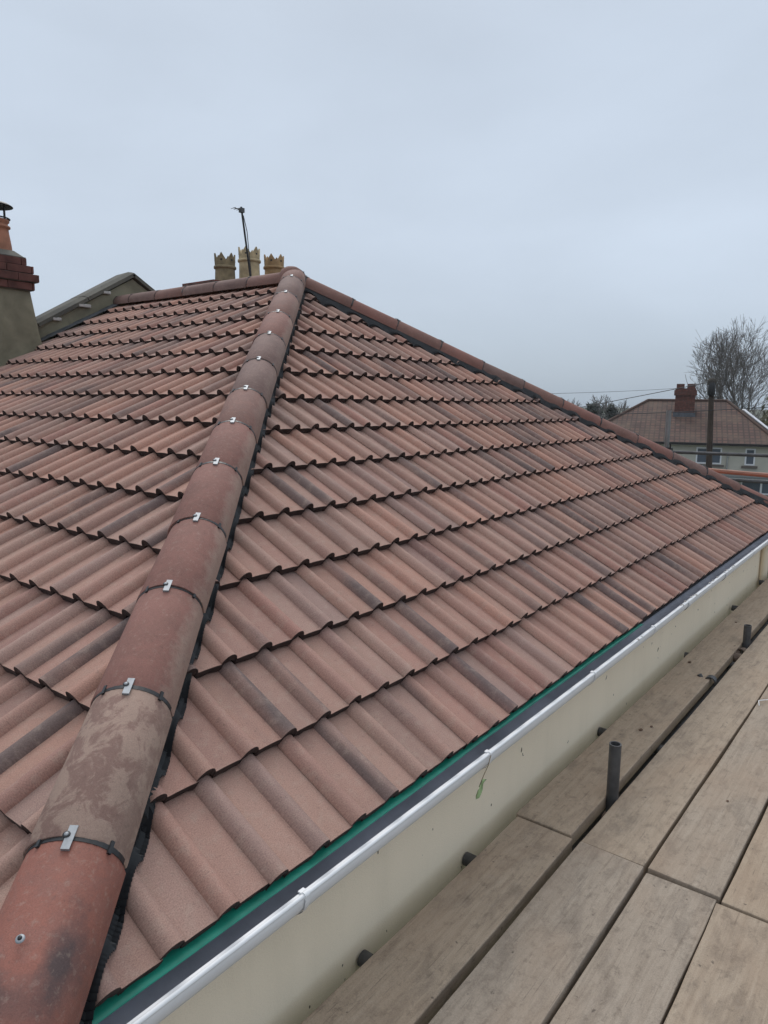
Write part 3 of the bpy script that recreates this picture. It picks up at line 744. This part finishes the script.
# leaf and twig caught under the gutter bracket
lf = empty('caught_leaf', (1.60, -.06, -.07))
tag(lf, 'curled green leaf on a thin stalk hanging from the gutter at a bracket', 'leaf')
mb = MB(); mb.tube([(1.622, -.070, -.034), (1.60, -.073, -.060), (1.572, -.072, -.085), (1.548, -.070, -.115)], .0014, 5); mb.build('stalk', simple('brown stalk', (.20,.15,.09), .8), lf)
mb = MB(); nl = 9; lv = []; rg = random.Random(2)
for i_ in range(nl+1):
    t_ = i_/nl; wd = .026*math.sin(math.pi*min(1, t_*.93+.06))**.8*(1+.18*rg.uniform(-1, 1))
    cx_, cz_ = 1.562-.030*t_-.012*math.sin(t_*3), -.092-.052*t_
    for k_, ww in enumerate((-1, -.5, 0, .5, 1)):
        curl = .006*(abs(ww)**1.5)*(1-.6*t_)+.004*math.sin(t_*7+ww*2)
        lv.append((cx_+ww*wd*.9, -.076-curl, cz_+ww*wd*.35+.002*math.sin(t_*11+k_)))
mb.add(lv, [(a*5+b, a*5+b+1, a*5+b+6, a*5+b+5) for a in range(nl) for b in range(4)], smooth=True)
lo = mb.build('leaf_blade', M['leaf'], lf); sd = lo.modifiers.new('s', 'SOLIDIFY'); sd.thickness = .0008

# ------------------------------------------------------------------ far house
GZ0 = -6.4
fh = empty('hipped_house', (39, 8, GZ0))
tag(fh, 'distant cream house with brown hipped roof and brick chimney, behind the telegraph pole', 'house')
mathouse = M['cream_far'] = render_mat('pale cream render of far house', (.49,.47,.40), (.40,.385,.33), .4, 1.2)
def far_tile():
    m, nt, b = new_mat('far brown roof tile'); uv = N(nt, 'ShaderNodeUVMap', uv_map='st').outputs[0]
    t = nt.nodes.new('ShaderNodeTexBrick'); nt.links.new(uv, t.inputs[0]); t.offset = 0
    t.inputs['Color1'].default_value = (.120,.062,.048, 1); t.inputs['Color2'].default_value = (.072,.042,.034, 1); t.inputs['Mortar'].default_value = (.045,.028,.023, 1)  # mortar colour paints the shadow lines between far tiles and rows
    t.inputs['Scale'].default_value = 1; t.inputs['Brick Width'].default_value = .25; t.inputs['Row Height'].default_value = .30; t.inputs['Mortar Size'].default_value = .050; t.inputs['Mortar Smooth'].default_value = .6
    n = noise(nt, uv, .9, 4, .6)
    c = mix(nt, math_(nt, 'MULTIPLY', ramp(nt, n, [(.45, 0.), (.62, 1.)]), .5), t.outputs[0], (.125,.085,.06))
    nt.links.new(c, b.inputs['Base Color']); b.inputs['Roughness'].default_value = .85; bump(nt, b, t.outputs[1], -.8, .03); return m
ft = far_tile()
A0, A1 = V((36.516, 14.303, -.68)), V((39.179, 4.779, -.68))     # front eaves corners
al = (A1-A0).normalized(); bk = V((-al.y, al.x, 0)); 
if bk.x < 0: bk = -bk
E0, E1 = A0, A1; DEP = 8.6
r0 = V((42.058-.1, 12.245, 1.44)); r1 = V((43.125-.3, 8.211, 1.44))
B0, B1 = A0+bk*DEP, A1+bk*DEP
mb = MB()
def roofq(mb, a, b, c, d=None):
    vs = [a, b, c]+([d] if d is not None else [])
    u = (b-a).normalized(); n = (b-a).cross(c-a).normalized(); w = n.cross(u)
    uvs = [((q-a).dot(u), (q-a).dot(w)) for q in vs]
    mb.add(vs, [tuple(range(len(vs)))], uvs=uvs)
roofq(mb, E0, E1, r1, r0); roofq(mb, E1, B1, r1); roofq(mb, B1, B0, r0, r1); roofq(mb, B0, E0, r0)
rf = mb.build('roof', ft, fh)
for a, b in ((r0, r1), (E0, r0), (E1, r1)):
    mb = MB(); mb.tube([a+V((0,0,.02)), b+V((0,0,.02))], .085, 8); mb.build('ridge_line', simple('far ridge tile', (.075,.045,.035), .9), rf)
mb = MB()
ins = .35
def fp(u, v, z): q = A0+al*u+bk*v; return (q.x, q.y, z)
LF = (A1-A0).length
c8 = [fp(ins, ins, GZ0), fp(LF-ins, ins, GZ0), fp(LF-ins, DEP-ins, GZ0), fp(ins, DEP-ins, GZ0), fp(ins, ins, -.775), fp(LF-ins, ins, -.775), fp(LF-ins, DEP-ins, -.775), fp(ins, DEP-ins, -.775)]
mb.add(c8, [(0,1,5,4), (1,2,6,5), (2,3,7,6), (3,0,4,7), (4,5,6,7)]); wallf = mb.build('wall', mathouse, fh)
def fbox(mb, u0, u1, v0, v1, z0, z1, mi=0):
    c = [fp(u0, v0, z0), fp(u1, v0, z0), fp(u1, v1, z0), fp(u0, v1, z0), fp(u0, v0, z1), fp(u1, v0, z1), fp(u1, v1, z1), fp(u0, v1, z1)]
    mb.add(c, [(0,3,2,1), (4,5,6,7), (0,1,5,4), (1,2,6,5), (2,3,7,6), (3,0,4,7)], mi=mi)
mb = MB(); fbox(mb, -.05, LF+.05, -.10, .02, -.80, -.68); mb.build('gutter', M['darkmetal'], fh)
mb = MB(); fbox(mb, .0, LF, .03, ins, -.825, -.78); mb.build('soffit', simple('far soffit', (.55,.53,.48), .7), fh)
glassm, gnt, gb = new_mat('far window glass'); gb.inputs['Base Color'].default_value = (.10,.12,.15, 1); gb.inputs['Roughness'].default_value = .12
wwhite = simple('white window frame', (.72,.73,.75), .4, var=.03)
darksill = simple('dark stone sill', (.12,.10,.085), .8, var=.1)
def window(u0, u1, z0, z1, bars, name='window'):
    f = MB(); d = ins-.03; w = .07
    fbox(f, u0, u1, d, ins+.02, z0, z0+w); fbox(f, u0, u1, d, ins+.02, z1-w, z1); fbox(f, u0, u0+w, d, ins+.02, z0+w, z1-w); fbox(f, u1-w, u1, d, ins+.02, z0+w, z1-w)
    for b in bars: fbox(f, u0+(u1-u0)*b-.045, u0+(u1-u0)*b+.045, d+.003, ins+.02, z0+w, z1-w)
    fr = f.build(name, wwhite, fh)
    p = MB(); fbox(p, u0+w*.5, u1-w*.5, ins-.012, ins-.006, z0+w*.5, z1-w*.5); p.build('pane', glassm, fr)
    s = MB(); fbox(s, u0-.13, u1+.13, ins-.14, ins-.002, z0-.13, z0-.03); s.build('sill', darksill, fr)
def uof(px, D=None):  # metres along the front from its left corner, from the far view bearing
    return px
window(6.08, 7.28, -1.76, -.92, (.5,)); window(8.34, 8.80, -1.76, -.92, ())
window(8.25, 10.9, -3.20, -2.45, (.35,)); window(5.6, 7.6, -3.20, -2.45, (.5,))
window(1.6, 3.2, -1.68, -.86, (.5,))
mb = MB(); fbox(mb, 4.0, LF-.5, -.55, ins-.01, -2.38, -2.26); mb.build('porch_canopy', simple('grey canopy', (.16,.17,.17), .7), fh)
mb = MB(); q0, q1 = fp(7.55, ins-.06, -1.12), fp(7.55, ins-.06, GZ0); mb.tube([q0, q1], .04, 8); mb.build('downpipe', simple('grey downpipe', (.30,.31,.30), .6), fh)
# chimney
cx = V((41.0, 9.95, 0)); 
mb = MB()
def cbox(mb, c, hw, hd, z0, z1):
    v = []
    for z in (z0, z1):
        for a, b in ((-1,-1), (1,-1), (1,1), (-1,1)):
            q = c+al*hw*a+bk*hd*b; v.append((q.x, q.y, z))
    mb.add(v, [(0,3,2,1), (4,5,6,7), (0,1,5,4), (1,2,6,5), (2,3,7,6), (3,0,4,7)])
far_brick = brick_mat('far chimney red brick', (.145,.052,.038), (.095,.038,.030), (.07,.05,.042))
cbox(mb, cx, .50, .40, .0, 1.72); cbox(mb, cx, .57, .46, 1.72, 2.0); cbox(mb, cx, .52, .42, 2.0, 2.10)
ch = mb.build('chimney', far_brick, rf)
for k in (-.27, .27):
    mb = MB(); q = cx+al*k; cbox(mb, q, .20, .20, 2.10, 2.34); mb.build('chimney_pot', far_brick, rf)
mb = MB(); cbox(mb, cx-bk*.08, .56, .46, .55, .80); mb.build('chimney_flashing', M['lead'], rf)
# white framed rooflight strip on the right hand slope
mb = MB()
n1 = (B1-E1).cross(r1-E1).normalized(); n1 = n1 if n1.z > 0 else -n1
s0, s1 = E1.lerp(r1, .18), E1.lerp(r1, .72); out = (B1-E1).normalized()
for a, b, mi, hgt in ((.35, 1.9, 0, .26), (.47, 1.78, 1, .272)):
    vv = [s0+out*a+n1*hgt, s1+out*(a*.7)+n1*hgt, s1+out*(b*.7)+n1*hgt, s0+out*b+n1*hgt]
    lw = [q-n1*(.09 if mi == 0 else .02) for q in vv]
    mb.add(vv+lw, [(0,1,2,3), (0,4,5,1), (1,5,6,2), (2,6,7,3), (3,7,4,0)], mi=mi)
mb.build('solar_panel', [simple('white panel frame', (.75,.77,.80), .35), simple('pale panel glass', (.30,.34,.40), .2)], rf)

# ------------------------------------------------------------------ telegraph pole and wires
tp = empty('telegraph_pole', (25.95, 4.90, GZ0))
tag(tp, 'dark brown timber telegraph pole with a black box at its top', 'telegraph pole')
mb = MB(); mb.tube([(25.95, 4.86, GZ0), (25.92, 4.95, -1.1), (25.90, 5.06, 1.62)], [.135, .105, .085], 14); mb.build('pole', simple('dark creosoted timber', (.050,.036,.027), .9, var=.35, scale=4), tp)
mb = MB(); mb.lathe([(0, 1.50), (.10, 1.50), (.118, 1.53), (.118, 1.92), (.10, 1.96), (0, 1.96)], (25.80, 5.04, 0), 16); mb.build('junction_box', M['black'], tp)
mb = MB(); mb.lathe([(.14, 1.86), (.145, 1.98), (.12, 2.06), (0, 2.09)], (25.83, 5.05, 0), 16); mb.build('cap', simple('weathered cap', (.04,.033,.025), .8), tp)
mb = MB(); mb.lathe([(.0, .0), (.03, 0.)], (0, 0, 0), 10)
def wire(label, a, b, sag, r=.012):
    a, b = V(a), V(b); mb = MB(); pts = []
    for i in range(33):
        t = i/32; p = a.lerp(b, t); p.z -= sag*4*t*(1-t); pts.append(p)
    mb.tube(pts, r, 5); o = mb.build('overhead_wire', M['black'], None); tag(o, label, 'wire', 'overhead wires'); return o
C0 = V((-.380, -1.145, 1.128))
wire('overhead wire dipping left from the pole top past the far chimney', (25.88, 5.1, 1.96), (36.5, 26., -1.0), .12, .014)
wire('lowest overhead wire, nearly level across the far roof', (25.0-.9, 11.5, .70), (26.9, .8, 1.36), .10, .013)
wire('faintest overhead wire, level in the sky left of the far chimney', (24.2-.9, 15.5, 1.50), (40.5, 9.9, 2.12), .12, .009)

# ------------------------------------------------------------------ trees
bark = simple('grey brown bark', (.135,.122,.112), .9, var=.25, scale=3)
def bare_tree(name, base, height, spread, seed, label, levels=6, mat=None, trunks=1, group=None, tw=.018, env=None):
    rg = random.Random(seed); t = empty(name, base); tag(t, label, 'tree', group)
    trunk, crown = MB(), MB()
    base = V(base)
    def grow(p, d, L, r, lv):
        n = 4 if lv < 3 else 3; pts = [p]; rad = [r]; q = p.copy(); dd = d.copy()
        for i in range(n):
            dd = (dd + V((rg.gauss(0, .10), rg.gauss(0, .10), rg.gauss(0, .07)+.03))).normalized()
            q = q + dd*L/n; pts.append(q.copy()); rad.append(max(tw*.5, r*(1-.42*(i+1)/n)))
        (trunk if lv == 0 else crown).tube(pts, rad, 7 if lv == 0 else 5 if lv < 2 else 3, cap=False, smooth=lv < 2)
        if lv >= levels: return
        if env:
            e_ = (q-V(env[0])); e_ = V((e_.x/env[1], e_.y/env[1], e_.z/env[2]))
            if e_.length > 1.0: return
            L *= 1.25-.45*e_.length
        kids = (7 if lv == 0 and env else rg.choice((4, 5)) if lv == 0 else rg.choice((3, 4)) if lv < 4 else 3)
        for k in range(kids):
            f = 1.0 if k == 0 else rg.uniform(.35, 1.0)
            i = min(n-1, int(f*n)); pp = pts[i].lerp(pts[i+1], f*n-i if f < 1 else 1.0)
            az = rg.uniform(0, 2*math.pi); sp = rg.uniform(.28, .75)*spread*(.4 if k == 0 else 1)
            x = dd.cross(V((0,0,1)) if abs(dd.z) < .95 else V((1,0,0))).normalized(); y = dd.cross(x)
            nd = (dd*math.cos(sp) + (x*math.cos(az)+y*math.sin(az))*math.sin(sp)).normalized()
            nd.z += .05; nd.normalize()
            grow(pp, nd, L*rg.uniform(.60, .82), max(tw*.5, rad[i]*rg.uniform(.5, .72)), lv+1)
    for k in range(trunks):
        d = V((rg.uniform(-.18, .18), rg.uniform(-.28, .28), 1)).normalized() if trunks > 1 else V((.02, .03, 1)).normalized()
        grow(base+V((rg.uniform(-.2, .2), rg.uniform(-.2, .2), 0))*(trunks > 1), d, height*.32, height*.026, 0)
    m = mat or bark
    trunk.build('trunk', m, t, loc=tuple(base)); crown.build('crown', m, t, loc=tuple(base)); return t
bare_tree('bare_tree', (61.0, 11.3, GZ0), 17.0, 1.0, 31, 'large leafless tree with a round crown of fine twigs rising behind the far house', levels=7, trunks=1, tw=.018, env=((61.0, 11.0, 2.3), 4.5, 5.4))
# evergreen crowns: many small leaf faces in clumps
def leafy_tree(name, base, height, rad, seed, label, col, cone=True, group=None, n=2600):
    rg = random.Random(seed); base = V(base); t = empty(name, base); tag(t, label, 'tree', group)
    tr = MB(); tr.tube([base, base+V((0, 0, height*.9))], [rad*.09, rad*.03], 7); tr.build('trunk', bark, t, loc=tuple(base))
    mb = MB(); cl = []
    for i in range(60):
        h = rg.random(); rr = rad*((1-h)**.8 if cone else math.sqrt(max(0, 1-(2*h-1)**2)))*rg.uniform(.35, 1.05); a = rg.uniform(0, 6.283)
        cl.append((V((rr*math.cos(a), rr*math.sin(a), height*(.12+.86*h))), rad*rg.uniform(.16, .34)))
    for i in range(n):
        c, r = cl[i % 60]; p = base + c + V((rg.gauss(0, r*.55), rg.gauss(0, r*.55), rg.gauss(0, r*.55)))
        a = V((rg.gauss(0, 1), rg.gauss(0, 1), rg.gauss(0, 1))).normalized(); b = a.orthogonal().normalized(); s = rad*.075*rg.uniform(.6, 1.5)
        mb.add([p-a*s, p+b*s*.6, p+a*s, p-b*s*.6], [(0, 1, 2, 3)])
    mb.build('crown', simple(name+' foliage', col, .8, var=.45, scale=1.3), t, loc=tuple(base)); return t
leafy_tree('conifer', (64.9, 24.6, GZ0), 7.6, 1.8, 1, 'left hand dark evergreen of the pair, beside the far roof', (.012,.020,.012), n=5200)
leafy_tree('conifer', (65.5, 23.0, GZ0), 7.5, 1.4, 2, 'right hand dark evergreen of the pair, touching the left hip of the far roof', (.011,.018,.011), n=4200)
leafy_tree('leafy_tree', (57.0, 6.9, GZ0), 8.2, 2.8, 3, 'olive green bushy tree behind the right end of the far roof, below the leafless tree', (.085,.080,.035), cone=False, n=4200)
for i, (x, y, h, sd, lb) in enumerate(((128, 64, 9.6, 21, 'small hazy leafless tree on the skyline, leftmost and nearest the right hip'), (134, 58, 9.0, 22, 'hazy leafless tree on the skyline just left of the dark evergreens'), (138, 52, 10.2, 23, 'hazy leafless tree rising behind the dark evergreens'), (140, 47, 9.0, 24, 'hazy leafless tree between the dark evergreens and the far roof'))):
    bare_tree('skyline_tree', (x, y, -6.4), h, 1.15, sd, lb, levels=5, trunks=2, group='hazy leafless trees on the skyline', tw=.09)
# ------------------------------------------------------------------ ground
def ground_mat():
    m, nt, b = new_mat('winter grass'); co = coord(nt); n = noise(nt, co, .25, 6, .6); n2 = noise(nt, co, 6, 4)
    c = mix(nt, n2, ramp(nt, n, [(.35, (.055,.065,.030)), (.65, (.10,.095,.055))]), (.06,.07,.035))
    nt.links.new(c, b.inputs['Base Color']); b.inputs['Roughness'].default_value = .95; return m
mb = MB(); S = 2500; mb.add([(-S, -S, GZ0), (S, -S, GZ0), (S, S, GZ0), (-S, S, GZ0)], [(0,1,2,3)]); mb.build('ground', ground_mat(), None, kind='structure')
mb = MB(); mb.box((-3, -4.5, GZ0+.004), (12, 14, GZ0+.38)); mb.build('paved_yard', simple('damp dark yard paving', (.045,.043,.040), .9, var=.2, scale=2), None, kind='structure')
mb = MB(); mb.add([(20, -60, GZ0+.006), (26.8, -60, GZ0+.006), (26.8, 90, GZ0+.006), (20, 90, GZ0+.006)], [(0,1,2,3)]); mb.build('road', simple('asphalt', (.05,.05,.052), .85, var=.2, scale=3), None, kind='structure')

# ------------------------------------------------------------------ haze
HZ = 0.0005
if HZ:
    mb = MB(); mb.box((-300, -300, GZ0-1), (300, 300, 14)); hz = mb.build('haze', None, None, kind='stuff'); hz.data.materials.clear()
    m = bpy.data.materials.new('haze air'); m.use_nodes = True; nt = m.node_tree; nt.nodes.clear()
    out = nt.nodes.new('ShaderNodeOutputMaterial'); pv = nt.nodes.new('ShaderNodeVolumePrincipled'); pv.inputs['Color'].default_value = (.86,.90,.95, 1); pv.inputs['Density'].default_value = HZ; pv.inputs['Anisotropy'].default_value = .2
    nt.links.new(pv.outputs[0], out.inputs['Volume']); hz.data.materials.append(m)
    tag(hz, 'thin damp grey air that pales the far trees', 'haze'); del hz['category']

# ------------------------------------------------------------------ light
w = bpy.data.worlds.new('World'); scene.world = w; w.use_nodes = True; nt = w.node_tree; bg = nt.nodes['Background']
SUN_EL, SUN_AZ = math.radians(46), math.radians(40)
sky = nt.nodes.new('ShaderNodeTexSky'); sky.sky_type = 'NISHITA'; sky.sun_disc = False; sky.sun_elevation = SUN_EL; sky.sun_rotation = SUN_AZ
tc = nt.nodes.new('ShaderNodeTexCoord').outputs['Generated']
sp = nt.nodes.new('ShaderNodeSeparateXYZ'); nt.links.new(tc, sp.inputs[0])
z = math_(nt, 'MAXIMUM', sp.outputs[2], 0.0)
# overcast: cloud layer that brightens towards the zenith, over the clear sky
lum = ramp(nt, z, [(0, (3.9, 4.7, 5.6)), (.04, (4.6, 5.4, 6.3)), (.13, (5.7, 6.55, 7.65)), (.22, (6.2, 7.1, 8.3)), (.40, (5.9, 6.75, 7.9)), (.52, (6.0, 6.8, 7.9)), (.8, (9.6, 10.1, 10.7)), (1, (12.4, 12.8, 13.2))])
cl = noise(nt, mapping(nt, tc, (1, 1, 2.6)), 2.1, 5, .5, .3)
cl2 = ramp(nt, cl, [(.3, .93), (.7, 1.06)])
lum = mix(nt, 1., lum, cl2, 'MULTIPLY')
c = mix(nt, .96, sky.outputs[0], lum)
nt.links.new(c, bg.inputs['Color']); bg.inputs['Strength'].default_value = .1
sl = bpy.data.lights.new('sun', 'SUN'); sl.energy = 1.2; sl.angle = math.radians(24); sl.color = (1, .97, .93)
so = bpy.data.objects.new('sun', sl); COL.objects.link(so)
# sun_rotation is clockwise from +Y
sd = V((math.sin(SUN_AZ)*math.cos(SUN_EL), math.cos(SUN_AZ)*math.cos(SUN_EL), math.sin(SUN_EL)))
so.rotation_euler = sd.to_track_quat('Z', 'Y').to_euler(); so.location = sd*50

# ------------------------------------------------------------------ camera
cam = bpy.data.cameras.new('camera'); co = bpy.data.objects.new('camera', cam); COL.objects.link(co)
pi_, ro, ya = -.1510985, .0106630, .6547207
F = V((math.cos(ya)*math.cos(pi_), math.sin(ya)*math.cos(pi_), math.sin(pi_))); Rt = F.cross(V((0,0,1))).normalized(); U = Rt.cross(F)
R2 = Rt*math.cos(ro)+U*math.sin(ro); U2 = -Rt*math.sin(ro)+U*math.cos(ro)
co.matrix_world = Matrix.Translation((-.380278, -1.144682, 1.128150)) @ Matrix((R2, U2, -F)).transposed().to_4x4()
cam.sensor_fit = 'HORIZONTAL'; cam.sensor_width = 36; cam.lens = 714.358/768*36; cam.clip_start = .02; cam.clip_end = 6000
scene.camera = co
scene.view_settings.view_transform = 'Standard'; scene.view_settings.look = 'None'; scene.view_settings.gamma = 1; scene.view_settings.exposure = 0
for o in bpy.data.objects:
    if '_w' in o: del o['_w']
